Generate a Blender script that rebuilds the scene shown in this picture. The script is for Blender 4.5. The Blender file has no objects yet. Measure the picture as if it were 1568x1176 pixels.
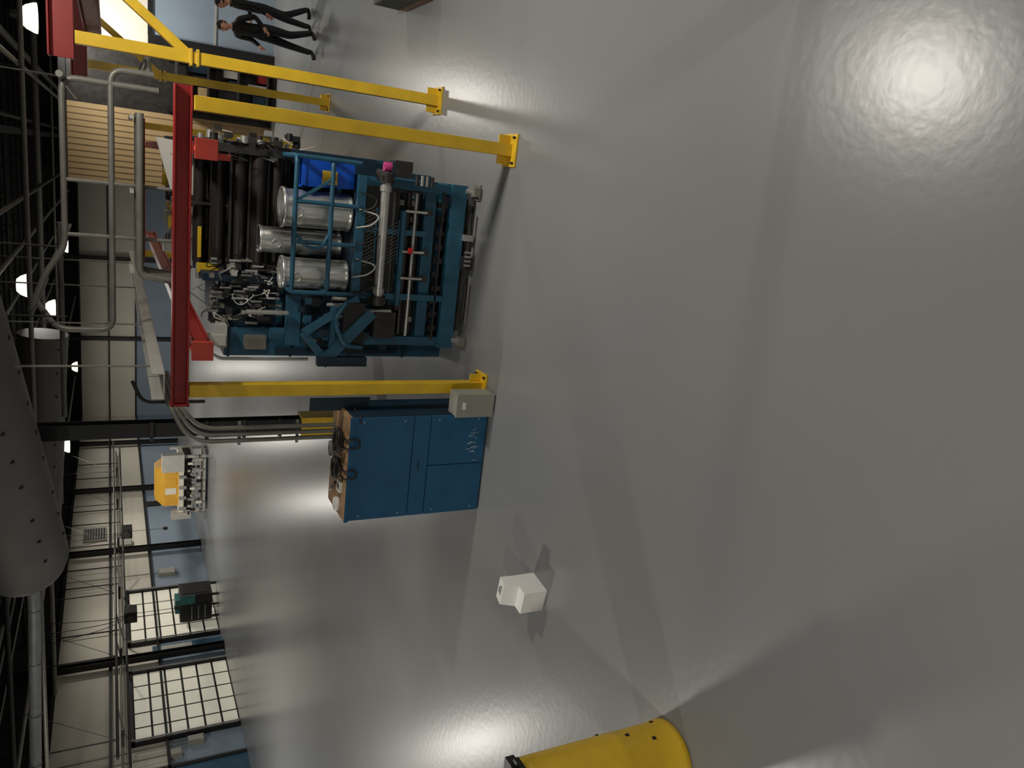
import bpy, bmesh, math, random
from mathutils import Vector, Matrix
random.seed(7)
sc=bpy.context.scene
try: sc.view_settings.view_transform='Standard'
except Exception: pass
# ------------------------------------------------------------------ materials
def lin(c):
    return tuple(((v/255)/12.92 if v/255<=.04045 else ((v/255+.055)/1.055)**2.4) for v in c)
MATS={}
def mat(name,rgb,rough=.5,metal=0,var=.12,scale=6,bump=0,coat=0,emit=0,spec=.5):
    m=bpy.data.materials.new(name); m.use_nodes=True; nt=m.node_tree
    b=nt.nodes["Principled BSDF"]; c=lin(rgb)
    tc=nt.nodes.new("ShaderNodeTexCoord"); n=nt.nodes.new("ShaderNodeTexNoise"); n.inputs["Scale"].default_value=scale; n.inputs["Detail"].default_value=5
    nt.links.new(tc.outputs["Object"],n.inputs["Vector"])
    r=nt.nodes.new("ShaderNodeValToRGB"); r.color_ramp.elements[0].position=.3; r.color_ramp.elements[1].position=.7
    r.color_ramp.elements[0].color=tuple(v*(1-var) for v in c)+(1,)
    r.color_ramp.elements[1].color=tuple(min(1,v*(1+var)) for v in c)+(1,)
    nt.links.new(n.outputs["Fac"],r.inputs["Fac"]); nt.links.new(r.outputs["Color"],b.inputs["Base Color"])
    b.inputs["Roughness"].default_value=rough; b.inputs["Metallic"].default_value=metal
    b.inputs["Specular IOR Level"].default_value=spec
    if coat: b.inputs["Coat Weight"].default_value=coat; b.inputs["Coat Roughness"].default_value=.1
    if emit: b.inputs["Emission Color"].default_value=c+(1,); b.inputs["Emission Strength"].default_value=emit
    if bump:
        bp=nt.nodes.new("ShaderNodeBump"); bp.inputs["Strength"].default_value=bump; bp.inputs["Distance"].default_value=.02
        nt.links.new(n.outputs["Fac"],bp.inputs["Height"]); nt.links.new(bp.outputs["Normal"],b.inputs["Normal"])
    MATS[name]=m; return m
mat("yellow_paint",(220,180,40),.4,0,.1,5,coat=.15)
mat("red_paint",(142,28,24),.45,0,.12,4)
mat("orange_red",(190,66,52),.45)
mat("blue_paint",(36,86,110),.45,0,.22,5)
mat("blue_cabinet",(28,88,126),.4,0,.14,3)
mat("blue_dark",(20,44,62),.5,0,.2,5)
mat("bin_blue",(10,80,190),.35)
mat("black",(22,22,23),.5,0,.3,5)
mat("black_roll",(40,34,31),.35,0,.2,8)
mat("dark_steel",(58,56,54),.45,.5,.3,9)
mat("steel",(190,190,186),.35,.7,.12,12)
mat("drum",(225,225,221),.26,.8,.02,3)
mat("pipe_grey",(132,130,122),.45,.3,.12,6)
mat("light_grey",(182,179,171),.5,0,.08,4)
mat("box_grey",(150,150,138),.5,0,.05,4)
mat("wood",(156,124,88),.6,0,.3,9)
mat("white_plastic",(246,245,240),.4,0,.02,5)
mat("paper",(225,222,212),.6,0,.1,12)
mat("cream_wall",(232,226,210),.7,0,.05,.6)
mat("cream_glass_glow",(238,233,214),.35,0,.05,2,emit=.25)  # slight emission put in for light coming through the door panels
mat("wainscot",(146,162,178),.6,0,.06,1)
mat("tan",(186,160,118),.7,0,.06,1)
mat("tan_rib",(180,154,112),.7,0,.06,1)
mat("ceil_black",(16,16,17),.9,0,.3,1)
mat("duct_grey",(104,102,98),.6,.1,.1,2)
mat("galv",(150,152,152),.5,.4,.15,6)
mat("door_blue",(60,96,120),.4)
mat("orange_yel",(228,174,66),.4,0,.08,3)
mat("teal",(60,120,120),.4)
mat("skin",(205,150,122),.5,0,.05,10)
mat("hair_dark",(38,26,20),.7,0,.3,40)
mat("cloth_black",(24,24,27),.85,0,.2,20)
mat("cloth_grey",(60,60,64),.85,0,.2,20)
mat("trouser",(28,29,34),.85,0,.2,20)
mat("shoe",(18,16,15),.4)
mat("pink",(205,66,130),.5)
mat("red_knob",(200,30,25),.4)
mat("hose_white",(200,197,188),.45)
mat("tarp",(92,96,78),.7,0,.3,8,bump=.3)
mat("lamp_glow",(255,248,230),.5,emit=9)
mat("lamp_refractor",(250,244,228),.4,emit=1.3)
def floor_mat():
    m=bpy.data.materials.new("epoxy_floor"); m.use_nodes=True; nt=m.node_tree; b=nt.nodes["Principled BSDF"]
    tc=nt.nodes.new("ShaderNodeTexCoord")
    n=nt.nodes.new("ShaderNodeTexNoise"); n.inputs["Scale"].default_value=.35; n.inputs["Detail"].default_value=4
    nt.links.new(tc.outputs["Object"],n.inputs["Vector"])
    r=nt.nodes.new("ShaderNodeValToRGB"); r.color_ramp.elements[0].position=.3; r.color_ramp.elements[1].position=.72
    r.color_ramp.elements[0].color=lin((129,131,132))+(1,); r.color_ramp.elements[1].color=lin((138,138,136))+(1,)
    nt.links.new(n.outputs["Fac"],r.inputs["Fac"]); nt.links.new(r.outputs["Color"],b.inputs["Base Color"])
    n2=nt.nodes.new("ShaderNodeTexNoise"); n2.inputs["Scale"].default_value=14; n2.inputs["Detail"].default_value=2
    nt.links.new(tc.outputs["Object"],n2.inputs["Vector"])
    bp=nt.nodes.new("ShaderNodeBump"); bp.inputs["Strength"].default_value=.13; bp.inputs["Distance"].default_value=.008
    nt.links.new(n2.outputs["Fac"],bp.inputs["Height"]); nt.links.new(bp.outputs["Normal"],b.inputs["Normal"])
    b.inputs["Roughness"].default_value=.27; b.inputs["Specular IOR Level"].default_value=.4
    MATS["epoxy_floor"]=m
floor_mat()
# ------------------------------------------------------------------ builder
class B:
    def __init__(s,name): s.name=name; s.v=[]; s.f=[]; s.m=[]; s.sm=[]; s.slots=[]
    def mi(s,m):
        if m not in s.slots: s.slots.append(m)
        return s.slots.index(m)
    def add(s,vs,fs,m,smooth=False):
        o=len(s.v); s.v+= [tuple(v) for v in vs]; i=s.mi(m)
        for f in fs: s.f.append(tuple(o+k for k in f)); s.m.append(i); s.sm.append(smooth)
    def box(s,x0,x1,y0,y1,z0,z1,m,M=None):
        x0,x1=sorted((x0,x1)); y0,y1=sorted((y0,y1)); z0,z1=sorted((z0,z1))
        vs=[Vector((x,y,z)) for z in (z0,z1) for y in (y0,y1) for x in (x0,x1)]
        if M is not None: vs=[M@v for v in vs]
        s.add(vs,[(0,2,3,1),(4,5,7,6),(0,1,5,4),(2,6,7,3),(0,4,6,2),(1,3,7,5)],m)
    def obox(s,p0,p1,w,h,m,up=Vector((0,0,1))):
        p0=Vector(p0);p1=Vector(p1); d=(p1-p0).normalized()
        if abs(d.dot(up))>.98: up=Vector((0,1,0))
        a=d.cross(up).normalized(); b=a.cross(d)
        vs=[p+a*i*w/2+b*j*h/2 for p in (p0,p1) for j in (-1,1) for i in (-1,1)]
        s.add(vs,[(0,2,3,1),(4,5,7,6),(0,1,5,4),(2,6,7,3),(0,4,6,2),(1,3,7,5)],m)
    def tube(s,pts,r,m,n=10,cap=True):
        pts=[Vector(p) for p in pts]; rs=r if isinstance(r,(list,tuple)) else [r]*len(pts)
        vs=[];prev=None
        for i,p in enumerate(pts):
            d=(pts[min(i+1,len(pts)-1)]-pts[max(i-1,0)]).normalized()
            if prev is None:
                a=d.orthogonal().normalized()
            else:
                a=(prev-d*prev.dot(d))
                a=a.normalized() if a.length>1e-4 else d.orthogonal().normalized()
            prev=a; b=d.cross(a)
            for k in range(n):
                t=2*math.pi*k/n; vs.append(p+(a*math.cos(t)+b*math.sin(t))*rs[i])
        fs=[(i*n+k,i*n+(k+1)%n,(i+1)*n+(k+1)%n,(i+1)*n+k) for i in range(len(pts)-1) for k in range(n)]
        s.add(vs,fs,m,True)
        if cap:
            L=(len(pts)-1)*n
            s.add(vs[:n],[tuple(range(n))[::-1]],m); s.add(vs[L:L+n],[tuple(range(n))],m)
    def cyl(s,p0,p1,r,m,n=24): s.tube([p0,p1],r,m,n)
    def curve(s,pts,r,m,n=7,res=6):
        P=[Vector(p) for p in pts]; P=[P[0]*2-P[1]]+P+[P[-1]*2-P[-2]]; out=[]
        for i in range(1,len(P)-2):
            for k in range(res):
                t=k/res; a,b,c,d=P[i-1],P[i],P[i+1],P[i+2]
                out.append(.5*((2*b)+(c-a)*t+(2*a-5*b+4*c-d)*t*t+(3*b-a-3*c+d)*t**3))
        out.append(P[-2]); s.tube(out,r,m,n)
    def pipe(s,pts,r,m,bend=.15,n=10):
        P=[Vector(p) for p in pts]; out=[P[0]]
        for i in range(1,len(P)-1):
            a=(P[i-1]-P[i]); b=(P[i+1]-P[i]); k=min(bend,a.length*.45,b.length*.45)
            A=P[i]+a.normalized()*k; C=P[i]+b.normalized()*k
            for j in range(6):
                t=j/5; out.append(A*(1-t)**2+P[i]*2*t*(1-t)+C*t*t)
        out.append(P[-1]); s.tube(out,r,m,n)
    def lathe(s,c,prof,m,n=32,axis='z'):
        c=Vector(c); vs=[]
        for r,z in prof:
            for k in range(n):
                t=2*math.pi*k/n
                vs.append(c+(Vector((r*math.cos(t),r*math.sin(t),z)) if axis=='z' else Vector((z,r*math.cos(t),r*math.sin(t)))))
        fs=[(i*n+k,i*n+(k+1)%n,(i+1)*n+(k+1)%n,(i+1)*n+k) for i in range(len(prof)-1) for k in range(n)]
        s.add(vs,fs,m,True)
    def torus(s,c,R,r,m,nrm=(0,0,1),n=20,k=8):
        q=Vector(nrm).to_track_quat('Z','Y'); c=Vector(c)
        pts=[c+q@Vector((R*math.cos(2*math.pi*i/n),R*math.sin(2*math.pi*i/n),0)) for i in range(n+1)]
        s.tube(pts,r,m,k,False)
    def ib(s,ax,a0,a1,p,q,w,h,m,t=.014):
        def bx(u0,u1,v0,v1):
            if ax=='x': s.box(a0,a1,p+u0,p+u1,q+v0,q+v1,m)
            elif ax=='y': s.box(p+u0,p+u1,a0,a1,q+v0,q+v1,m)
            else: s.box(p+u0,p+u1,q+v0,q+v1,a0,a1,m)
        bx(-w/2,w/2,h/2-t,h/2); bx(-w/2,w/2,-h/2,-h/2+t); bx(-t/2,t/2,-h/2+t,h/2-t)
    def done(s,bevel=0.004,loc=None):
        me=bpy.data.meshes.new(s.name)
        me.from_pydata(s.v,[],s.f)
        for m in s.slots: me.materials.append(MATS[m])
        me.polygons.foreach_set("material_index",s.m); me.polygons.foreach_set("use_smooth",s.sm); me.update()
        bm=bmesh.new(); bm.from_mesh(me); bmesh.ops.recalc_face_normals(bm,faces=bm.faces); bm.to_mesh(me); bm.free()
        xs=[v[0] for v in s.v]; ys=[v[1] for v in s.v]; zs=[v[2] for v in s.v]
        c=Vector(((min(xs)+max(xs))/2,(min(ys)+max(ys))/2,min(zs)))
        me.transform(Matrix.Translation(-c))
        o=bpy.data.objects.new(s.name,me); o.location=c; sc.collection.objects.link(o)
        if bevel:
            md=o.modifiers.new("bev","BEVEL"); md.width=bevel; md.segments=2; md.limit_method='ANGLE'; md.angle_limit=math.radians(60)
        return o
# ------------------------------------------------------------------ shell
XL,XR,YF,YB,ZC=-18.7,12.0,-10.0,58.0,7.6
b=B("floor"); b.box(XL-.3,XR+.3,YF-.3,YB+.3,-.2,0,"epoxy_floor"); b.done(0)
b=B("ceiling"); b.box(XL-.3,XR+.3,YF-.3,YB+.3,ZC,ZC+.1,"ceil_black"); b.done(0)
def wallstack(b,x0,x1,y0,y1):
    b.box(x0,x1,y0,y1,0,2.3,"wainscot"); b.box(x0,x1,y0,y1,2.3,5.7,"cream_wall"); b.box(x0,x1,y0,y1,5.7,ZC,"ceil_black")
b=B("wall_left"); wallstack(b,XL-.2,XL,YF,YB); b.done(0)
b=B("wall_back"); wallstack(b,XL-.2,XR+.2,YB,YB+.2); b.done(0)
b=B("wall_right"); wallstack(b,XR,XR+.2,YF,YB); b.done(0)
b=B("wall_front"); wallstack(b,XL-.2,XR+.2,YF-.2,YF); b.done(0)
n=1
for z,h in ((2.3,.08),(3.94,.09),(5.68,.12)):
    b=B("trim_%d"%n); n+=1
    b.box(XL,XL+.14,YF,YB,z-h/2,z+h/2,"black"); b.done(0)
    b=B("trim_%d"%n); n+=1
    b.box(XL,XR,YB-.14,YB,z-h/2,z+h/2,"black"); b.done(0)
for y in (18.8,27.6,36.5,43.9,51.5):
    b=B("steel_wall_column"); b.ib('z',0,ZC,XL+.3,y,.24,.24,"black",.02); b.box(XL+.15,XL+.45,y-.16,y+.16,0,.02,"black"); b.done(0)
for x in (-13,-7.5,-2):
    b=B("steel_wall_column"); b.ib('z',0,ZC,x,YB-.3,.24,.24,"black",.02); b.done(0)
def sect(name,y0,y1,z1,cols,rows):
    b=B(name); x=XL+.02
    b.box(x,x+.04,y0,y1,0,z1,"black")
    w=(y1-y0)/cols; h=z1/rows
    for i in range(cols):
        for j in range(rows):
            b.box(x+.04,x+.055,y0+i*w+.04,y0+(i+1)*w-.04,j*h+.035,(j+1)*h-.035,"cream_glass_glow")
    b.box(x,x+.14,y0-.1,y0,0,z1+.1,"black"); b.box(x,x+.14,y1,y1+.1,0,z1+.1,"black"); b.box(x,x+.14,y0-.1,y1+.1,z1,z1+.1,"black")
    for yy in (y0-.02,y1+.02): b.pipe([(x+.2,yy,0),(x+.2,yy,z1+.2),(x+1.6,yy,z1+.5)],.03,"galv",.3)
    b.done(0)
sect("door_1",28.9,32.8,3.25,4,6)
sect("door_2",23.2,26.95,3.25,5,6)
b=B("door_3"); x=XL+.02
b.box(x,x+.1,27.85,28.5,0,2.5,"door_blue"); b.box(x+.1,x+.12,27.95,28.4,1.1,2.2,"light_grey"); b.box(x+.1,x+.13,27.87,27.9,0,2.5,"black"); b.cyl((x+.16,28.0,1.0),(x+.16,28.15,1.0),.02,"steel"); b.done(0)
b=B("door_4"); b.box(x,x+.08,19.6,21.7,0,3.2,"door_blue"); b.box(x,x+.12,19.5,21.8,3.2,3.35,"black"); b.box(x,x+.12,21.7,21.82,0,3.2,"black"); b.done(0)
for i,(y,z,w,h) in enumerate(((22.8,1.2,.3,.5),(22.35,1.9,.3,.35),(34.3,1.3,.5,.7),(37.6,3.0,.7,.6))):
    b=B("electrical_panel"); b.box(XL+.001,XL+.18,y-w/2,y+w/2,z,z+h,"box_grey"); b.box(XL+.18,XL+.2,y-w/2+.03,y+w/2-.03,z+.03,z+h-.03,"light_grey"); b.pipe([(XL+.1,y,z+h),(XL+.1,y,5.6)],.02,"pipe_grey"); b.done()
b=B("wall_louvre_vent"); b.box(XL,XL+.1,38.2,39.6,4.1,5.1,"box_grey")
for k in range(8): b.box(XL+.1,XL+.14,38.3,39.5,4.17+k*.115,4.22+k*.115,"dark_steel")
b.done()
PY=22.0
b=B("wall_partition"); b.box(-1.0,.85,PY,PY+.2,0,4.7,"tan")
for k in range(13): b.box(-.98+k*.142,-.95+k*.142,PY-.015,PY,0,4.7,"tan_rib")
b.box(.85,2.3,PY,PY+.2,0,4.7,"dark_steel"); b.box(2.3,12,PY,PY+.2,0,4.7,"cream_wall"); b.box(-1.0,12,PY-.05,PY+.2,4.7,4.85,"black"); b.done(0)
b=B("door_5"); b.box(2.2,2.62,PY-.3,PY-.1,0,2.95,"black"); b.box(4.9,5.05,PY-.12,PY,0,2.95,"black"); b.box(2.62,4.9,PY-.12,PY,2.85,2.95,"black"); b.box(2.62,4.9,PY-.08,PY-.02,0,2.85,"wainscot"); b.box(2.62,4.9,PY-.1,PY-.08,1.4,1.44,"light_grey"); b.box(3.7,3.74,PY-.1,PY-.08,0,2.85,"light_grey"); b.done(0)
b=B("wall_shelving_unit")
for x in (1.0,2.1): b.box(x,x+.06,21.2,21.26,0,2.7,"dark_steel"); b.box(x,x+.06,21.8,21.86,0,2.7,"dark_steel")
for z in (.2,.9,1.6,2.3): b.box(1.0,2.16,21.2,21.86,z,z+.05,"dark_steel")
for k in range(12): x=1.1+(k%4)*.26; z=.25+.7*(k//4); b.box(x,x+.2,21.3,21.7,z,z+.2+.12*(k%3),["black","blue_dark","light_grey","red_paint","tan"][k%5])
b.done()
b=B("ceiling_joists")
for y in range(6,57,4):
    b.box(XL,XR,y-.06,y+.06,7.3,7.4,"black"); b.box(XL,XR,y-.06,y+.06,6.75,6.83,"black")
    xx=XL
    while xx<XR-1:
        b.obox((xx,y,6.8),(xx+.6,y,7.3),.04,.04,"dark_steel"); b.obox((xx+.6,y,7.3),(xx+1.2,y,6.8),.04,.04,"dark_steel"); xx+=1.2
for xx in (-14,-7,0,7): b.ib('y',YF,YB,xx,6.5,.2,.4,"black")
b.done(0)
b=B("ceiling_pipework")
for xx,z,r,m in ((-15.5,6.0,.06,"pipe_grey"),(-12.2,6.2,.05,"dark_steel"),(-10,5.9,.08,"dark_steel"),(-3.2,6.1,.07,"pipe_grey"),(-4.6,6.2,.05,"galv"),(.4,6.3,.06,"dark_steel"),(2.2,6.0,.09,"pipe_grey"),(-1.4,5.5,.05,"dark_steel"),(1.3,5.4,.05,"pipe_grey")):
    b.cyl((xx,12,z),(xx,57,z),r,m,10)
    for y in range(12,56,4): b.cyl((xx,y,z),(xx,y,ZC),.012,"dark_steel",6)
for y,z,r,m in ((17,5.8,.06,"dark_steel"),(18.6,5.3,.05,"pipe_grey"),(26,5.6,.08,"pipe_grey"),(34,6.1,.07,"dark_steel"),(42,6.1,.06,"pipe_grey")):
    b.cyl((XL+.5,y,z),(XR-1,y,z),r,m,10)
b.done(0)
def duct(name,pts,r,holes=True):
    b=B(name); b.curve(pts,r,"duct_grey",28,10)
    P=[Vector(p) for p in pts]
    if holes:
        for i in range(len(P)-1):
            d=(P[i+1]-P[i]); L=d.length; d.normalize(); side=d.cross(Vector((0,0,1))).normalized()
            k=int(L/.55)
            for j in range(k):
                c=P[i]+d*(j+.5)*.55
                for a in (-50,-5,40):
                    nn=(Vector((0,0,-1))*math.cos(math.radians(a))+side*math.sin(math.radians(a)))
                    q=c+nn*(r-.03); b.cyl(q,q+nn*.045,.024,"black",10)
    for i in range(len(P)-1):
        c=(P[i]+P[i+1])/2; b.cyl(c+Vector((0,0,r*.9)),(c.x,c.y,ZC),.012,"dark_steel",6)
    return b
b=duct("fabric_air_duct",[(3.0,4.6,5.9),(.8,6.6,5.55),(-1.7,8.5,5.27),(-4.1,10.3,5.06),(-5.75,11.5,4.93)],.57)
e=Vector((-5.75,11.5,4.93)); d=(e-Vector((-4.1,10.3,5.06))).normalized()
b.tube([e,e+d*.15,e+d*.28,e+d*.36,e+d*.4],[.57,.53,.4,.22,.1],"duct_grey",28)
b.pipe([e+d*.3,(-6.6,12.0,4.85),(-12,12.3,5.0),(-18.5,12.5,5.15)],.085,"galv",.3,14)
for k in range(12): b.torus((-6.9-.95*k,12.02+.045*k,4.86+.026*k),.088,.01,"galv",(1,0,0),16,6)
b.done(0)
duct("fabric_air_duct",[(-4.3,19.5,5.15),(-6,19.55,5.25),(-8,19.6,5.35),(-10,19.8,5.5)],.5).done(0)
def lamp(x,y,z=5.6,P=420,r=.28,col=(1,.95,.87)):
    b=B("high_bay_lamp"); b.lathe((x,y,z),[(.02,.46),(.09,.46),(.1,.3),(.16,.27)],"steel",28)
    b.lathe((x,y,z),[(.16,.27),(.24,.18),(.3,.04),(.31,-.02),(.29,-.02)],"lamp_refractor",28)
    b.lathe((x,y,z),[(.001,.0),(.28,0)],"lamp_glow",28); b.cyl((x,y,z+.44),(x,y,ZC),.012,"dark_steel",6)
    o=b.done(0)
    l=bpy.data.lights.new("lamp_bulb","AREA"); l.shape='DISK'; l.size=r*2; l.energy=P; l.color=col
    lo=bpy.data.objects.new("lamp_bulb",l); sc.collection.objects.link(lo); lo.parent=o; lo.location=(0,0,z-.04-o.location.z)
    return o
LP=[(2.05,7.0,200,5.6),(-8.9,7.5,205,5.6),(-15,15.9,240,5.6),(2.35,20.4,170,5.15),(-3.7,22.3,200,5.6),(-13.9,30.4,240,5.6),(-14,39,240,5.6),(-6,31.5,190,5.6),(-5,42,200,5.6),(-13,50,230,5.6),(4.5,-3.6,205,5.6),(-3.5,-2.5,205,5.6),(-10,-1,210,5.6),(8.5,13,200,5.6),(8.5,4,190,5.6)]  # some unseen lamps behind the camera and off right are added for even light
for x,y,P,z in LP: lamp(x,y,z,P)
# ------------------------------------------------------------------ gantries
def column(b,x,y,z1,w=.125,m="yellow_paint"):
    b.box(x-w/2,x+w/2,y-w/2,y+w/2,.02,z1,m); b.box(x-.17,x+.17,y-.15,y+.15,0,.022,m)
    for sx in (-1,1):
        b.box(x+sx*w/2,x+sx*.15,y-.008,y+.008,.02,.16,m)
        for sy in (-1,1): b.cyl((x+sx*.13,y+sy*.11,.02),(x+sx*.13,y+sy*.11,.05),.014,"dark_steel",8)
b=B("gantry_crane_frame")
column(b,.42,7.58,3.14); column(b,-2.22,7.66,3.14)
b.ib('x',-2.36,.56,7.62,3.225,.14,.15,"red_paint",.018)
b.box(-2.36,-2.34,7.55,7.69,3.14,3.31,"red_paint")
XA,XB=-1.78,.04
b.ib('y',7.5,18.5,XA,3.04,.12,.17,"red_paint",.016)
b.ib('y',7.5,18.5,XB,3.04,.12,.17,"red_paint",.016)
column(b,-2.22,18.3,3.14); column(b,.42,18.3,3.14); b.ib('x',-2.36,.56,18.3,3.225,.15,.17,"red_paint",.018)
for x in (XA,XB):
    b.box(x-.09,x+.09,7.42,7.46,2.95,3.14,"orange_red"); b.box(x-.02,x+.02,7.46,7.62,2.96,3.14,"orange_red")
b.box(XB-.08,XB-.02,7.6,7.7,2.82,2.95,"orange_red")
b.done()
b=B("gantry_crane_frame")
for y in (9.85,15.74):
    x=1.02 if y<12 else 1.24
    column(b,x,y,4.11,.13)
    b.ib('x',x-.22,6.8,y,4.24,.18,.24,"red_paint",.02)
    b.obox((x+.02,y,3.0),(x+.85,y,4.1),.1,.1,"yellow_paint")
    column(b,6.6,y,4.11,.13); b.obox((6.58,y,3.0),(5.8,y,4.1),.1,.1,"yellow_paint")
    b.box(x-.09,x+.09,y-.09,y+.09,2.9,2.93,"yellow_paint"); b.box(x-.09,x+.09,y-.09,y+.09,2.97,3.0,"yellow_paint")
    for sx in (-.075,.075): b.cyl((x+sx,y-.1,2.95),(x+sx,y+.1,2.95),.012,"dark_steel",8)
b.ib('y',9.6,16.2,1.75,4.02,.18,.24,"red_paint",.02)
b.ib('y',9.6,16.2,5.4,4.02,.16,.22,"red_paint",.02)
b.done()
b=B("cable_tray")
b.box(-2.42,-2.15,8.0,18,3.33,3.345,"light_grey"); b.box(-2.42,-2.41,8.0,18,3.34,3.45,"light_grey"); b.box(-2.16,-2.15,8.0,18,3.34,3.45,"light_grey")
for y in (8.8,11,14,17): b.cyl((-2.28,y,3.4),(-2.28,y,ZC),.012,"pipe_grey",6)
b.done(.002)
b=B("overhead_pipework")
b.pipe([(.78,10,3.35),(.78,10,3.78),(-2.15,10,3.78),(-2.15,10,4.35),(-1.9,10.5,4.6),(-1.9,20,4.6)],.035,"pipe_grey",.15)
b.pipe([(.62,10,3.3),(.62,10,4.25),(-1.2,10,4.25),(-1.5,10,4.45),(-2.0,10.1,4.62),(-2.2,14,4.7)],.035,"pipe_grey",.15)
b.pipe([(.62,9.6,4.25),(.62,14.5,4.25)],.035,"pipe_grey")
for x in (-.45,-1.05): b.pipe([(x,10,4.25),(x,10,3.0)],.022,"pipe_grey")
b.pipe([(.78,10,3.4),(1.0,10.4,3.4),(1.0,13,3.4)],.035,"pipe_grey")
for k in range(6): b.pipe([(.35,9.8+.11*k,3.5),(-1.45,9.8+.11*k,3.5),(-1.5,9.8+.11*k,3.1)],.042,"pipe_grey",.1)
for x in (.3,-.5,-1.4): b.box(x-.02,x+.02,9.75,10.45,3.56,3.6,"light_grey")
for x in (.62,-1.2,-2.0): b.cyl((x,10,4.25),(x,10,ZC),.012,"dark_steel",6)
b.pipe([(-2.5,9.0,3.6),(-2.75,9.0,3.5),(-2.75,9.0,2.85)],.02,"black",.1); b.pipe([(-1.3,14,4.5),(-4.5,14,4.5)],.04,"pipe_grey")
b.done(0)
b=B("steel_building_column"); b.ib('z',0,ZC,-3.72,10.95,.2,.2,"black",.016); b.box(-3.88,-3.56,10.79,11.11,0,.02,"black")
b.box(-3.86,-3.82,10.78,11.12,.02,1.32,"yellow_paint"); b.box(-3.62,-3.58,10.78,11.12,.02,1.32,"yellow_paint"); b.box(-3.82,-3.62,10.78,10.82,.02,1.32,"yellow_paint"); b.box(-3.82,-3.62,11.08,11.12,.02,1.32,"yellow_paint")
for z in (1.6,2.1,2.6,3.3): b.box(-3.86,-3.6,10.8,10.84,z,z+.05,"dark_steel")
b.done()
b=B("steel_building_column"); b.ib('z',0,ZC,1.6,3.75,.2,.2,"black",.016); b.box(1.42,1.78,3.57,3.93,0,.025,"dark_steel")
for sx in (-1,1):
    for sy in (-1,1): b.cyl((1.6+sx*.14,3.75+sy*.14,.02),(1.6+sx*.14,3.75+sy*.14,.07),.015,"steel",8)
b.done()
b=B("steel_building_column"); cx,cy=-4.08,3.68
b.ib('z',0,ZC,cx,cy,.3,.3,"black",.02)
b.lathe((cx,cy,0),[(.27,0),(.285,.015),(.285,.06),(.275,.08),(.275,.5),(.28,.52),(.275,.54),(.275,1.24),(.26,1.28),(.16,1.29)],"yellow_paint",40)
b.box(cx-.19,cx+.22,cy-.21,cy+.2,1.29,1.36,"black"); b.box(cx+.1,cx+.27,cy-.05,cy+.12,1.3,1.34,"black")
for a,z in ((60,.1),(110,.3),(20,.22),(80,.55),(40,.4),(95,.8)):
    t=math.radians(a-30); b.box(cx+.268*math.cos(t)-.012,cx+.268*math.cos(t)+.012,cy+.268*math.sin(t)-.012,cy+.268*math.sin(t)+.012,z,z+.03,"black")
b.done(0)
# ------------------------------------------------------------------ blue cabinet
b=B("blue_tool_cabinet"); x0,x1,y0,y1,zt=-3.64,-2.47,7.38,8.02,1.58
b.box(x0,x1,y0+.02,y1,.0,zt,"blue_dark")
b.box(x0,x1,y0,y0+.02,.70,.885,"blue_cabinet"); b.box(x0,x1,y0,y0+.02,.895,zt,"blue_cabinet")
b.box(x0,-3.058,y0,y0+.02,.02,.69,"blue_cabinet"); b.box(-3.05,x1,y0,y0+.02,.02,.69,"blue_cabinet")
b.box(x0-.01,x1+.01,y0-.01,y1+.03,zt,zt+.025,"wood"); b.box(x0-.01,x1+.01,y0-.014,y0-.008,zt-.02,zt+.025,"blue_cabinet")
b.box(x1,x1+.004,y0+.03,y1-.02,.05,1.5,"blue_dark")
b.box(-3.1,-3.0,y0-.012,y0,.8,.812,"dark_steel")
for xx in (x1-.05,x0+.05):
    for z in (.12,.6,1.0,1.45): b.cyl((xx,y0-.005,z),(xx,y0+.001,z),.009,"steel",8)
for k in range(14):
    xx=-2.62-random.random()*.42; z=.1+random.random()*.1
    b.obox((xx,y0-.003,z),(xx-.03+random.random()*.06,y0-.003,z+.03+random.random()*.05),.004,.004,"paper")
b.pipe([(x1-.06,y0-.02,1.5),(x1+.03,y0-.02,1.5),(x1+.03,y1-.1,1.5)],.008,"dark_steel")
b.box(x1-.02,x1+.12,y1-.3,y1-.28,1.3,1.95,"blue_dark")
b.done(.003)
zt+=.026
b=B("coiled_black_cable")
for k in range(4): b.torus((-2.8+.01*k,7.58,zt+.02+.02*k),.11+.008*k,.01,"black",(random.random()*.15,random.random()*.15,1))
b.curve([(-2.72,7.5,zt+.03),(-2.7,7.36,zt+.03),(-2.7,7.34,zt-.08),(-2.78,7.34,zt-.1),(-2.8,7.36,zt+.02),(-2.82,7.5,zt+.03)],.011,"black"); b.done(0)
b=B("coiled_black_cable")
for k in range(4): b.torus((-3.12+.01*k,7.62,zt+.02+.02*k),.1+.008*k,.01,"black",(random.random()*.15,random.random()*.15,1))
b.curve([(-3.06,7.5,zt+.03),(-3.05,7.36,zt+.03),(-3.05,7.34,zt-.07),(-3.12,7.34,zt-.09),(-3.14,7.36,zt+.02),(-3.15,7.5,zt+.03)],.011,"black"); b.done(0)
b=B("tape_roll"); b.lathe((-3.52,7.6,zt),[(.04,0),(.075,0),(.075,.05),(.04,.05),(.04,0)],"paper"); b.done(0)
b=B("steel_bowl"); b.lathe((-2.98,7.86,zt),[(.001,.005),(.05,.0),(.09,.04),(.1,.06),(.09,.055),(.05,.012),(.001,.012)],"steel"); b.done(0)
b=B("paper_pad"); b.box(-3.36,-3.24,7.5,7.62,zt,zt+.03,"paper"); b.box(-3.33,-3.27,7.52,7.6,zt+.03,zt+.033,"dark_steel"); b.done(.002)
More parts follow.
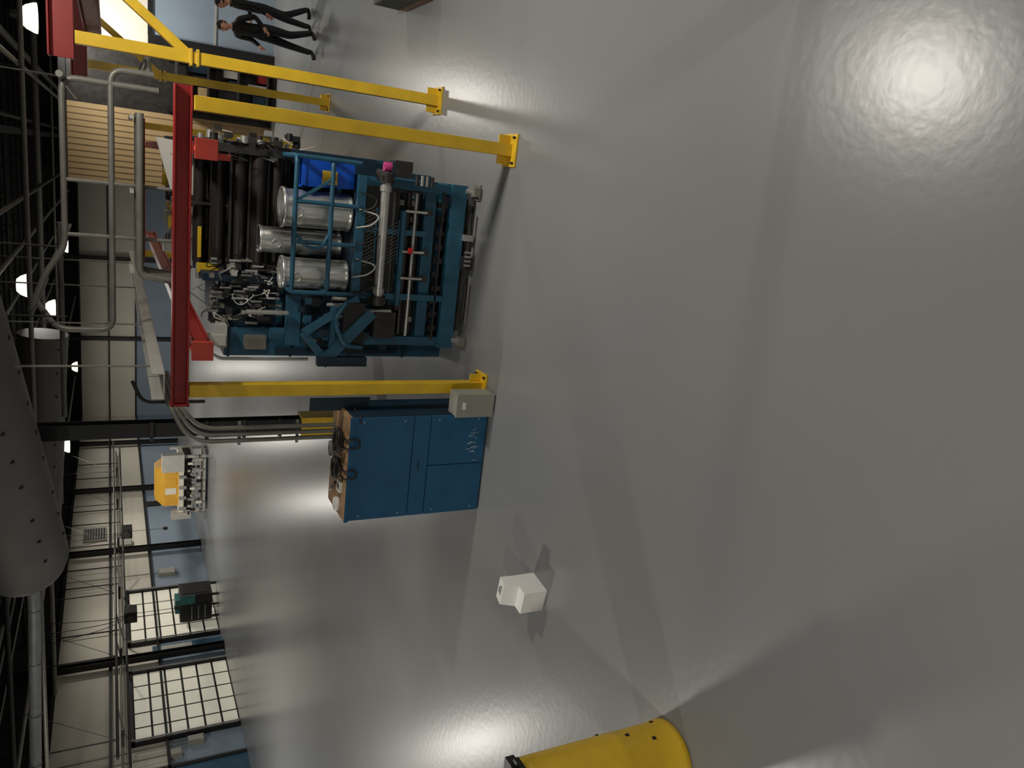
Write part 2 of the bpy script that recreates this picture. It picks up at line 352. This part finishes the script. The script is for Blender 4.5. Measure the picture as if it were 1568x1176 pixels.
b=B("hand_tool"); b.cyl((-3.32,7.72,zt+.018),(-3.44,7.85,zt+.018),.016,"black",10); b.cyl((-3.44,7.85,zt+.018),(-3.5,7.92,zt+.018),.007,"steel",8); b.done(0)
b=B("conduit_bundle")
for k in range(3):
    x=-2.72-.07*k; b.pipe([(x,7.93,zt+.001),(x,7.93,3.0+.05*k),(-2.45,7.93+.03*k,3.22+.04*k),(-2.46,9.2,3.24+.04*k)],.024,"pipe_grey",.22)
for z in (2.0,2.6): b.box(-2.92,-2.66,7.955,7.975,z,z+.03,"galv")
b.done(0)
b=B("electrical_junction_box"); b.box(-2.455,-2.2,7.28,7.49,.03,.46,"box_grey"); b.box(-2.46,-2.195,7.255,7.28,.02,.47,"box_grey"); b.box(-2.37,-2.29,7.25,7.255,.36,.4,"paper"); b.box(-2.44,-2.22,7.3,7.48,0,.03,"dark_steel"); b.done(.006)
# ------------------------------------------------------------------ white box
b=B("white_container"); M=Matrix.Translation((-3.86,5.86,0))@Matrix.Rotation(math.radians(-8),4,'Z')
b.box(-.12,.12,-.16,.14,0,.26,"white_plastic",M)
b.add([M@Vector(v) for v in ((-.12,-.04,.26),(.12,-.04,.26),(.12,.14,.26),(-.12,.14,.26),(-.12,.02,.4),(.12,.02,.4),(.12,.15,.38),(-.12,.15,.38))],[(0,1,5,4),(1,2,6,5),(2,3,7,6),(3,0,4,7),(4,5,6,7)],"white_plastic")
for k in range(4): b.box(-.03,.08-.015*k,.045+.02*k,.055+.02*k,.392-.003*k,.402-.003*k,"box_grey",M)
b.done(.012)
b=B("loaded_pallet")
for k in range(5): b.box(2.3,3.45,10.3+.24*k,10.46+.24*k,.1,.12,"wood")
for x in (2.31,2.83,3.35): b.box(x,x+.1,10.3,11.42,0,.1,"wood")
b.box(2.3,3.4,10.34,11.4,.12,.5,"tarp"); b.box(2.4,3.35,10.4,11.3,.5,.7,"tarp"); b.done(.04)
# ------------------------------------------------------------------ main machine
b=B("web_forming_machine")
BL="blue_paint"; X0,X1,Y0=-1.92,.0,8.3
for x in (-.06,-1.82):
    for y in (8.3,10.8):
        b.box(x-.09,x+.09,y-.09,y+.09,.0,.03,"pipe_grey"); b.cyl((x,y,.03),(x,y,.16),.03,"steel",12); b.cyl((x,y,.05),(x,y,.075),.06,"pipe_grey",6)
        b.box(x-.05,x+.05,y-.12,y,.03,.1,"pipe_grey")
b.box(X0,X1,Y0,Y0+.1,.14,.32,BL); b.box(X0,X1,10.8,10.9,.14,.34,BL)
for x in (X0,X1-.1): b.box(x,x+.1,Y0+.1,10.8,.14,.34,BL)
b.box(X0+.1,X1-.1,8.75,8.85,.2,.34,BL); b.box(X0+.1,X1-.1,8.45,10.7,.2,.22,"black")
b.box(-1.8,-.12,9.05,10.6,.35,1.38,"black")  # black backing block imitates the shade inside the frame gap
b.box(-1.75,-.15,8.5,8.55,.03,.1,"dark_steel")
for x in (X0+.02,X1-.12): b.box(x,x+.1,Y0+.05,Y0+.15,.32,1.4,BL); b.box(x,x+.1,10.7,10.8,.34,2.2,BL)
b.box(X0,X1,Y0+.1,Y0+.2,.47,.6,BL); b.box(X0+.1,X1-.1,Y0+.02,Y0+.05,.4,.42,"dark_steel"); b.box(X0+.5,X1-.35,Y0-.02,Y0+.05,.86,.91,BL)
b.box(-1.75,-.2,8.62,8.7,.72,.8,BL)
b.box(-.62,-.56,Y0+.02,Y0+.08,.6,1.4,BL); b.box(-1.36,-1.29,Y0+.02,Y0+.08,.32,1.4,BL)
b.box(X0+.2,X1-.02,Y0,Y0+.06,1.33,1.42,BL); b.box(X0+.2,X1-.02,Y0+.06,9.3,1.38,1.41,"blue_dark")
for z,y,r,m in ((.42,8.6,.045,"steel"),(.66,8.5,.045,"dark_steel"),(.8,8.42,.035,"black_roll"),(.86,8.6,.06,"dark_steel"),(1.0,8.75,.05,"black_roll"),(.55,8.8,.07,"black_roll"),(1.14,8.22,.05,"steel"),(1.24,8.5,.035,"steel"),(.98,8.35,.025,"dark_steel"),(.74,8.33,.02,"steel")):
    big=abs(z-1.14)<.01
    b.cyl((.0 if big else -.15,y,z),(-1.36 if z>.8 else -1.78,y,z),r,m,16)
for x in (-.02,-1.36): b.box(x-.03,x+.03,8.15,8.4,1.07,1.21,"dark_steel"); b.cyl((x-.05,8.22,1.14),(x+.05,8.22,1.14),.085,"dark_steel",20)
b.cyl((-.1,8.22,1.14),(-.16,8.22,1.14),.065,"steel",20); b.cyl((-1.22,8.22,1.14),(-1.28,8.22,1.14),.065,"steel",20)
def mesh_panel(xa,xb,y,za,zb):
    b.box(xa,xb,y-.01,y+.01,za-.01,za,"blue_paint"); b.box(xa,xb,y-.01,y+.01,zb,zb+.01,"blue_paint")
    st=.04; h=zb-za; x=xa
    while x<xb-h*.6:
        b.obox((x,y,za),(x+h*.6,y,zb),.004,.004,"dark_steel"); b.obox((x+h*.6,y,za),(x,y,zb),.004,.004,"pipe_grey"); x+=st
mesh_panel(-.95,-.45,8.28,.94,1.07); mesh_panel(-1.0,-.35,8.3,1.2,1.33)
b.box(-1.28,-.12,8.34,8.36,.93,1.33,"black")
for k in range(10):
    x=-.25-k*.16; b.box(x-.03,x+.03,8.36+.02*(k%3),8.44,.34+.02*(k%2),.45,"dark_steel")
for k in range(40):
    x=random.uniform(-1.7,-.2); z=random.uniform(.62,1.3); y=random.uniform(8.38,8.8)
    b.box(x-.03,x+.03,y-.03,y+.03,z-.03,z+.03,random.choice(["dark_steel","pipe_grey","black","blue_paint","dark_steel"]))
for x in (-.35,-.8,-1.1): b.cyl((x,8.27,.6),(x,8.27,.88),.016,"steel",10); b.box(x-.03,x+.03,8.25,8.32,.56,.62,"dark_steel")
b.lathe((-.78,8.2,.8),[(.001,.03),(.035,.03),(.035,-.01),(.001,-.01)],"red_knob",14)
for p in (((-.3,8.24,.09),(-.9,8.24,.09)),((-1.1,8.24,.07),(-1.6,8.24,.07))): b.cyl(p[0],p[1],.02,"dark_steel",10)
b.box(-.95,-.8,8.2,8.3,.03,.15,"dark_steel"); b.box(-.62,-.55,8.22,8.3,.04,.15,"steel")
for k in range(4): b.cyl((-.75-.05*k,8.2,.06),(-.75-.05*k,8.2,.14),.015,"steel",8)
for z in (1.70,2.08): b.pipe([(.1,9.1,z),(.1,8.3,z),(-1.32,8.3,z),(-1.32,9.1,z)],.026,BL,.08)
for x in (.1,-.36,-.78,-1.32): b.cyl((x,8.3,1.4),(x,8.3,2.08),.024,BL,10)
b.obox((-.36,8.3,2.08),(-.1,8.3,1.7),.03,.03,BL); b.curve([(-.7,8.3,2.05),(-.82,8.27,1.95),(-.82,8.27,1.8),(-.7,8.3,1.72)],.02,BL)
b.box(.0,.18,8.2,8.4,.86,1.06,"dark_steel"); b.box(.02,.16,8.22,8.38,1.06,1.08,"blue_dark"); b.lathe((.1,8.28,1.08),[(.02,0),(.05,0),(.05,.08),(.02,.08),(.02,0)],"pink",16)
b.box(.0,.06,8.3,8.34,.6,.86,BL)
for k in range(4): b.cyl((.05,8.2,.62+.06*k),(-.06,8.2,.62+.06*k),.02,random.choice(["steel","pipe_grey","dark_steel"]),12)
# hoses draped over the front
for k in range(7):
    xa=-.2-.18*k; b.curve([(xa,8.28,1.4),(xa-.05,8.2,1.25-.04*(k%3)),(xa-.15,8.2,1.28),(xa-.2,8.28,1.42)],.008,["black","hose_white","black"][k%3],6,6)
# left structure
b.box(-2.2,-1.87,9.0,10.0,.0,2.66,BL); b.box(-1.87,-1.3,9.15,10.5,.37,2.72,"blue_dark")
b.box(-2.12,-1.95,8.97,9.0,2.2,2.45,"pipe_grey"); b.box(-2.16,-2.1,8.97,9.0,.6,2.1,"blue_dark"); b.box(-1.87,-1.32,9.1,9.15,1.3,1.38,BL); b.box(-1.87,-1.32,9.1,9.15,2.0,2.08,BL)
for z in (.5,1.2,1.9,2.6): b.box(-2.21,-1.86,8.985,9.0,z,z+.03,"blue_dark")
b.box(-2.02,-1.9,8.7,8.8,2.68,2.95,"light_grey"); b.box(-2.05,-1.8,8.75,9.02,2.66,2.76,"light_grey")
b.box(-1.94,-1.82,8.7,8.8,.37,2.2,BL); b.box(-1.98,-1.4,8.6,8.72,1.9,2.05,BL); b.box(-1.98,-1.4,8.6,8.72,1.1,1.22,BL)
b.box(-1.9,-1.36,8.5,9.1,.4,1.1,"black")
b.obox((-1.36,8.28,1.35),(-1.75,8.2,1.95),.08,.08,BL); b.obox((-1.75,8.2,1.95),(-2.02,8.2,1.72),.07,.08,BL)
b.obox((-1.5,8.2,1.2),(-2.08,8.15,1.75),.05,.12,BL); b.box(-2.1,-2.0,8.1,8.2,1.25,1.8,"blue_dark")
b.box(-1.95,-1.4,8.2,8.24,1.28,1.52,"black"); b.curve([(-1.4,8.2,1.5),(-1.6,8.12,1.62),(-1.85,8.12,1.5),(-1.9,8.15,1.3)],.025,BL)
b.box(-1.95,-1.4,8.72,8.9,1.22,1.9,"blue_dark"); b.box(-1.9,-1.45,8.2,8.26,1.6,1.66,BL)
b.box(-1.8,-1.5,8.25,8.5,.9,1.15,"dark_steel"); b.cyl((-1.5,8.3,.95),(-1.5,8.3,1.4),.03,"steel",12)
for k in range(36):
    x=random.uniform(-1.95,-1.35); z=random.uniform(.7,1.95); y=random.uniform(8.3,8.6); s_=random.uniform(.02,.045)
    b.box(x-s_,x+s_,y-.03,y+.03,z-s_,z+s_,random.choice(["dark_steel","blue_paint","blue_dark","black","pipe_grey"]))
b.pipe([(-2.24,9.0,1.7),(-2.24,9.0,2.7),(-2.1,9.0,2.95)],.02,"steel",.05)
b.cyl((-1.6,8.55,2.05),(-1.6,8.55,2.5),.025,"steel",12)
# upper dark section
b.box(-1.3,.05,9.6,10.6,1.42,2.95,"black"); b.box(-1.35,-1.27,9.0,10.8,1.41,2.9,"blue_dark"); b.box(.05,.13,9.0,10.8,1.41,2.9,"dark_steel")
for y,z,r in ((9.15,2.12,.07),(9.1,2.32,.08),(9.2,2.52,.09),(9.35,2.72,.09),(9.5,2.9,.07),(9.3,2.0,.05)):
    b.cyl((.17,y,z),(-1.2,y,z),r,"black_roll",18); b.cyl((.22,y,z),(.17,y,z),r*.5,"steel",12); b.cyl((-1.2,y,z),(-1.4,y,z),r*.45,"steel",12)
for z in (2.22,2.42,2.62): b.box(-1.2,.15,9.1,9.13,z-.012,z+.012,"dark_steel")
b.box(-1.3,.1,10.6,13.5,2.2,2.3,"dark_steel"); b.box(-1.5,.2,11.0,14.5,.4,2.2,"blue_dark")
for x in (-1.45,.15):
    for y in (11.2,14.2): b.box(x-.06,x+.06,y-.06,y+.06,0,3.0,"blue_paint")
b.box(-1.55,.2,11.0,14.3,2.85,2.95,"dark_steel")
for k in range(34):
    x=random.uniform(-1.5,.1); y=random.uniform(11.1,13.8); z=2.95
    b.box(x-.08,x+.08,y-.1,y+.1,z,z+random.uniform(.03,.16),random.choice(["dark_steel","black","steel","yellow_paint","light_grey","dark_steel"]))
b.add([(.12,9.55,3.35),(-.42,9.55,3.2),(-.5,9.5,2.8),(.08,9.5,2.85),(.12,9.58,3.35),(-.42,9.58,3.2),(-.5,9.53,2.8),(.08,9.53,2.85)],[(0,1,2,3),(4,7,6,5),(0,4,5,1),(1,5,6,2),(2,6,7,3),(3,7,4,0)],"light_grey")
b.box(-.95,-.6,9.55,9.6,2.8,3.1,"pipe_grey"); b.box(-.55,-.52,9.3,9.4,2.5,3.2,"dark_steel")
for x in (-1.0,-.85): b.box(x,x+.06,9.8,13.5,2.96,3.02,"yellow_paint")
b.box(-1.15,-.8,9.42,9.46,2.88,2.92,"yellow_paint"); b.box(-1.3,-1.2,9.3,9.36,2.7,2.93,"yellow_paint")
for k in range(46):
    x=random.uniform(.02,.3); y=random.uniform(8.9,9.7); z=random.uniform(1.9,2.95)
    if k%3==0: b.cyl((x-.04,y,z),(x+.04,y,z),random.uniform(.03,.055),random.choice(["steel","dark_steel","black"]),12)
    else: b.box(x-.03,x+.03,y-.03,y+.03,z-.03,z+.05,random.choice(["dark_steel","steel","black","dark_steel"]))
for k in range(18):
    p=[Vector((random.uniform(0,.28),random.uniform(8.9,9.5),random.uniform(1.9,2.9)))]
    for j in range(3): p.append(p[-1]+Vector((random.uniform(-.08,.08),random.uniform(-.1,.1),random.uniform(-.2,.2))))
    b.curve(p,.006,random.choice(["black","hose_white","black"]),5,5)
for k in range(120):
    x=random.uniform(-1.85,-1.1); y=random.uniform(8.9,9.12); z=random.uniform(2.05,2.85)
    s_=random.uniform(.012,.035)
    if k%2: b.box(x-s_,x+s_,y-.03,y+.03,z-s_,z+s_,random.choice(["steel","dark_steel","black","light_grey","dark_steel","pipe_grey"]))
    else: b.cyl((x,y,z-.06),(x,y,z+.06),.014,random.choice(["steel","pipe_grey","dark_steel"]),10)
for k in range(30):
    p=[Vector((random.uniform(-1.8,-1.2),random.uniform(8.85,9.1),random.uniform(2.15,2.9)))]
    for j in range(3): p.append(p[-1]+Vector((random.uniform(-.1,.1),random.uniform(-.04,.02),random.uniform(-.14,.14))))
    b.curve(p,.006,random.choice(["hose_white","hose_white","black","pipe_grey"]),5,5)
for k in range(36):
    x=random.uniform(-1.9,-.1); y=random.uniform(8.95,9.4); z=random.uniform(1.45,2.0)
    b.box(x-.05,x+.05,y-.04,y+.04,z-.05,z+.05,random.choice(["dark_steel","black","blue_paint","dark_steel"]))
for k in range(5): b.cyl((-1.4-k*.07,8.45,1.43),(-1.4-k*.07,8.45,1.6+.05*(k%2)),.02,random.choice(["steel","hose_white"]),10)
b.done(.003)
def drum(x,y,r,z0,z1,nm="steel_drum"):
    b=B(nm); h=z1-z0
    b.lathe((x,y,z0),[(.001,.0),(r*.97,0),(r*1.03,.005),(r*1.04,.02),(r*1.0,.035),(r*.985,.06),(r*.985,h*.33),(r*1.0,h*.34),(r*.985,h*.36),(r*.985,h*.7),(r*1.0,h*.715),(r*.985,h*.73),(r*.985,h-.06),(r*1.03,h-.04),(r*1.07,h-.02),(r*1.05,h),(r*.97,h),(r*.95,h-.03),(r*.6,h-.05),(.001,h-.045)],"drum",40)
    for a in (-100,80):
        t=math.radians(a); c=Vector((x+r*math.cos(t),y+r*math.sin(t),z0+h*.8)); b.torus(c,.05,.008,"steel",(math.cos(t),math.sin(t),0),12,6)
    b.done(0)
drum(-.45,8.62,.205,1.42,2.17); drum(-1.15,8.6,.17,1.42,2.15); drum(-.84,8.95,.15,1.42,2.34)
b=B("blue_plastic_bin"); zb=1.42
b.add([(x,y,z) for z,s in ((zb,.85),(1.98,1.0)) for x,y in ((-.05-.16*s,8.6-.16*s),(-.05+.16*s,8.6-.16*s),(-.05+.16*s,8.6+.16*s),(-.05-.16*s,8.6+.16*s))],[(3,2,1,0),(0,1,5,4),(1,2,6,5),(2,3,7,6),(3,0,4,7)],"bin_blue")
b.box(-.22,.12,8.43,8.46,1.95,2.0,"bin_blue"); b.box(-.22,.12,8.74,8.77,1.95,2.0,"bin_blue"); b.box(-.22,-.19,8.43,8.77,1.95,2.0,"bin_blue"); b.box(.09,.12,8.43,8.77,1.95,2.0,"bin_blue")
b.box(-.19,.09,8.46,8.74,1.9,1.92,"blue_dark"); b.box(-.16,-.02,8.425,8.45,1.62,1.78,"yellow_paint"); b.done(.006)
# ------------------------------------------------------------------ distant equipment
b=B("orange_hooded_machine"); x,y=-14.3,34.8
for dx in (-1.3,1.3):
    for dy in (-.6,.6): b.box(x+dx-.06,x+dx+.06,y+dy-.06,y+dy+.06,0,1.5,"light_grey")
b.box(x-1.4,x+1.4,y-.7,y+.7,.1,.2,"light_grey"); b.box(x-1.4,x+1.4,y-.7,y+.7,.6,.68,"light_grey"); b.box(x-1.3,x+1.3,y-.6,y+.6,.7,1.0,"black")
b.box(x-1.4,x+1.3,y-.7,y+.7,1.0,1.2,"cream_wall"); b.box(x-1.0,x+.9,y-.6,y+.6,1.2,1.8,"orange_yel")
b.add([(x-1.0,y-.6,1.8),(x+.9,y-.6,1.8),(x+.9,y+.6,1.8),(x-1.0,y+.6,1.8),(x-.8,y-.2,2.15),(x+.7,y-.2,2.15),(x+.7,y+.4,2.15),(x-.8,y+.4,2.15)],[(0,1,5,4),(1,2,6,5),(2,3,7,6),(3,0,4,7),(4,5,6,7)],"orange_yel")
for k in range(4): b.box(x-.9+k*.45,x-.6+k*.45,y-.62,y-.6,1.3,1.75,"cream_wall" if k==1 else "orange_yel"); b.cyl((x-1.1+k*.5,y-.75,.9),(x-1.1+k*.5,y-.75,1.2),.08,"steel",12)
b.box(x+.7,x+1.5,y-.9,y-.5,1.0,1.9,"light_grey"); b.box(x-1.6,x-1.3,y-.8,y-.3,.7,1.5,"light_grey"); b.cyl((x-1.1,y,1.9),(x-1.1,y,2.5),.12,"black",14)
for k in range(34): b.box(x-1.4+(k%17)*.17,x-1.3+(k%17)*.17,y-.8,y-.68,.25+.3*(k//17)+.1*(k%3),.4+.35*(k//17)+.1*(k%2),["steel","light_grey","black","cream_wall","dark_steel","light_grey","dark_steel"][k%7])
b.done(.01)
b=B("compressor_cabinet"); x,y=-17.75,30.0
for dx in (-.5,.5):
    for dy in (-.45,.45): b.box(x+dx-.04,x+dx+.04,y+dy-.04,y+dy+.04,0,.3,"dark_steel")
b.box(x-.6,x+.6,y-.5,y+.5,.25,1.45,"dark_steel"); b.box(x-.6,x+.2,y-.52,y-.5,.35,1.35,"black"); b.box(x+.2,x+.6,y-.52,y-.5,.9,1.45,"teal"); b.box(x+.6,x+.62,y-.4,y+.4,.35,1.35,"black")
for k in range(3): b.box(x-.5,x+.1,y-.54,y-.52,.5+.25*k,.53+.25*k,"steel")
b.box(x-.3,x+.3,y-.3,y+.3,1.45,1.62,"teal"); b.done(.01)
b=B("monorail_hoist_rail")
for x,z in ((-15.6,3.75),(-16.0,3.45)): b.cyl((x,19,z),(x,44,z),.04,"dark_steel",10)
for y in range(20,44,4): b.cyl((-15.8,y,3.7),(-15.8,y,ZC),.02,"dark_steel",6); b.obox((-15.8,y,3.75),(-14.5,y+.8,6.8),.015,.015,"dark_steel"); b.box(-16.05,-15.55,y-.04,y+.04,3.58,3.66,"black")
for y in (26,32.5,):
    b.box(-15.75,-15.35,y-.25,y+.25,3.1,3.5,"black"); b.cyl((-15.55,y-.35,3.3),(-15.55,y+.4,3.3),.14,"dark_steel",14); b.cyl((-15.55,y,3.1),(-15.55,y,1.9),.01,"dark_steel",6); b.box(-15.6,-15.5,y-.05,y+.05,1.75,1.92,"black")
    for k in range(3): b.curve([(-15.6,y-.2+.1*k,3.5),(-15.4,y-1+.3*k,4.2),(-15.2,y-2+.8*k,6.5)],.012,"black",5)
b.done(0)
b=B("wall_conduits")
for y in (29.9,33.6,35.2,39.9,41.5,46,48.2): b.cyl((XL+.18,y,3.5),(XL+.18,y,5.9),.03,"dark_steel",8)
b.cyl((XL+.25,19,3.6),(XL+.25,50,3.6),.04,"pipe_grey",8)
b.done(0)
# ------------------------------------------------------------------ people
def person(loc,yaw,top,legs,arms,hairc="hair_dark",S=1.05):
    J={}; E=[]; R=[]
    V=[]
    def j(n,p,r,par=None):
        J[n]=len(V); V.append(Vector(p)); R.append(r)
        if par: E.append((J[par],J[n]))
    j("pel",(0,0,.95),(.15,.11)); j("waist",(0,.01,1.1),(.135,.1),"pel"); j("chest",(0,.0,1.3),(.165,.115),"waist"); j("sh",(0,0,1.42),(.12,.09),"chest"); j("neck",(0,.01,1.5),(.055,.055),"sh"); j("neck2",(0,.02,1.56),(.05,.05),"neck")
    for s,nm in ((-1,"l"),(1,"r")):
        lg=legs[nm]; j(nm+"hip",(s*.09,0,.88),(.095,.098),"pel"); j(nm+"kn",(s*.1,lg[0],.49),(.07,.072),nm+"hip"); j(nm+"ank",(s*.1,lg[1],.1),(.054,.056),nm+"kn"); j(nm+"heel",(s*.1,lg[1]-.02,.05),(.042,.042),nm+"ank"); j(nm+"toe",(s*.11,lg[1]+.17,.035),(.042,.033),nm+"heel")
        a=arms[nm]; j(nm+"s",(s*.185,0,1.4),(.064,.064),"sh"); j(nm+"e",a[0],(.054,.054),nm+"s"); j(nm+"w",a[1],(.036,.032),nm+"e")
        d=(Vector(a[1])-Vector(a[0])).normalized(); j(nm+"p",Vector(a[1])+d*.08,(.036,.02),nm+"w")
        J[nm+"d"]=d
    me=bpy.data.meshes.new("p"); me.from_pydata(V,E,[]); ob=bpy.data.objects.new("tmp",me); sc.collection.objects.link(ob)
    sk=ob.modifiers.new("s","SKIN"); sk.use_smooth_shade=True
    for i,v in enumerate(me.skin_vertices[0].data): v.radius=R[i]; v.use_root=(i==0)
    ss=ob.modifiers.new("ss","SUBSURF"); ss.levels=2; ss.render_levels=2
    bpy.context.view_layer.update()
    dg=bpy.context.evaluated_depsgraph_get(); m2=bpy.data.meshes.new_from_object(ob.evaluated_get(dg))
    bpy.data.objects.remove(ob)
    b=B("person")
    wr=[Vector(arms[k][1]) for k in "lr"]
    co=[v.co.copy() for v in m2.vertices]; groups={}
    for pl in m2.polygons:
        c=sum((co[i] for i in pl.vertices),Vector())/len(pl.vertices)
        if c.z<.11: m="shoe"
        elif min((c-w-J["ld" if k==0 else "rd"]*.05).length for k,w in enumerate(wr))<.065: m="skin"
        elif c.z>1.49 and abs(c.x)<.09: m="skin"
        elif c.z<.98 and abs(c.x)<.2: m="trouser"
        else: m=top
        groups.setdefault(m,[]).append(tuple(pl.vertices))
    for m,fs in groups.items():
        used=sorted({i for f in fs for i in f}); mp={k:i for i,k in enumerate(used)}
        b.add([co[i] for i in used],[tuple(mp[i] for i in f) for f in fs],m,True)
    n=20; rings=14; c=Vector((0,.035,1.66))
    def headpt(t,ph,k=1):
        z=math.cos(ph); r=math.sin(ph); x=.078*r*math.cos(t)*k; y=.098*r*math.sin(t)*k; zz=.118*z*k
        if z<-.2: x*=1-.3*(-z-.2); y*= .92
        if math.sin(t)>.85 and -.35<z<.15: y+=.018*(1-abs(z+.1)/.3)
        return c+Vector((x,y,zz))
    vs=[headpt(2*math.pi*k/n,math.pi*(i+.01)/rings*.998) for i in range(rings+1) for k in range(n)]
    b.add(vs,[(i*n+k,i*n+(k+1)%n,(i+1)*n+(k+1)%n,(i+1)*n+k) for i in range(rings) for k in range(n)],"skin",True)
    vs=[]
    for i in range(rings+1):
        for k in range(n):
            t=2*math.pi*k/n; lim=.36 if math.sin(t)>.3 else .62; vs.append(headpt(t,math.pi*i/rings*lim+.01,1.08))
    b.add(vs,[(i*n+k,i*n+(k+1)%n,(i+1)*n+(k+1)%n,(i+1)*n+k) for i in range(rings) for k in range(n)],hairc,True)
    for s in (-1,1):
        b.tube([c+Vector((s*.03,.088,.008)),c+Vector((s*.03,.096,.008))],[.011,.006],"black",8); b.obox(c+Vector((s*.018,.094,.028)),c+Vector((s*.044,.088,.028)),.006,.006,hairc)
        b.tube([c+Vector((s*.072,-.005,.0)),c+Vector((s*.092,-.012,.005))],[.022,.018],"skin",10)
    b.obox(c+Vector((-.022,.09,-.058)),c+Vector((.022,.09,-.058)),.007,.007,"red_knob")
    b.torus((0,.012,1.5),.062,.014,top,(0,.1,1),16,8)
    for s,nm in ((-1,"l"),(1,"r")):
        w=Vector(arms[nm][1]); d=J[nm+"d"]; q=w+d*.08; side=Vector((0,1,0)); side=(side-d*side.dot(d)).normalized(); inn=d.cross(side)*(1 if s<0 else -1)
        for k,L in enumerate((.065,.078,.073,.055)):
            p=q+side*(.024-.016*k); b.tube([p,p+d*L*.5,p+d*L*.85+inn*.015,p+d*L+inn*.03],[.009,.009,.008,.006],"skin",8)
        p=w+d*.03+side*.03; b.tube([p,p+side*.022+d*.03,p+side*.028+d*.06+inn*.01],[.011,.01,.008],"skin",8)
    M=Matrix.Translation(loc)@Matrix.Rotation(yaw,4,'Z')@Matrix.Scale(S,4); zmin=min(v[2] for v in b.v)
    b.v=[tuple(M@(Vector(v)-Vector((0,0,zmin)))) for v in b.v]
    b.done(0)
person((2.5,17.2,0),math.radians(130),"cloth_black",{"l":(.06,-.1),"r":(.1,.18)},{"l":((-.25,-.08,1.14),(-.2,.12,.98)),"r":((.26,-.06,1.14),(.2,.16,1.0))},S=1.08)
person((3.0,17.6,0),math.radians(80),"cloth_black",{"l":(.1,.15),"r":(.04,-.14)},{"l":((-.25,-.03,1.14),(-.24,.08,.9)),"r":((.24,.0,1.14),(.1,.2,1.12))},S=1.08)
# ------------------------------------------------------------------ world + camera
w=bpy.data.worlds.new("w"); sc.world=w; w.use_nodes=True; w.node_tree.nodes["Background"].inputs[0].default_value=(.8,.85,.9,1); w.node_tree.nodes["Background"].inputs[1].default_value=.2
f=1640.0; p=math.radians(27.8); ya=math.radians(16); r=math.radians(0.6)
h=Vector((-math.sin(ya),math.cos(ya),0)); R=Vector((math.cos(ya),math.sin(ya),0)); Z=Vector((0,0,1))
F=math.cos(p)*h-math.sin(p)*Z; U=math.sin(p)*h+math.cos(p)*Z
R2=math.cos(r)*R-math.sin(r)*U; U2=math.cos(r)*U+math.sin(r)*R
cd=bpy.data.cameras.new("camera"); cam=bpy.data.objects.new("camera",cd); sc.collection.objects.link(cam)
cd.sensor_fit='HORIZONTAL'; cd.sensor_width=36; cd.lens=36*f/2212; cd.clip_end=200
X=-U2; Y=R2; Zc=-F
cam.matrix_world=Matrix(((X.x,Y.x,Zc.x,0),(X.y,Y.y,Zc.y,0),(X.z,Y.z,Zc.z,3.8),(0,0,0,1)))
sc.camera=cam
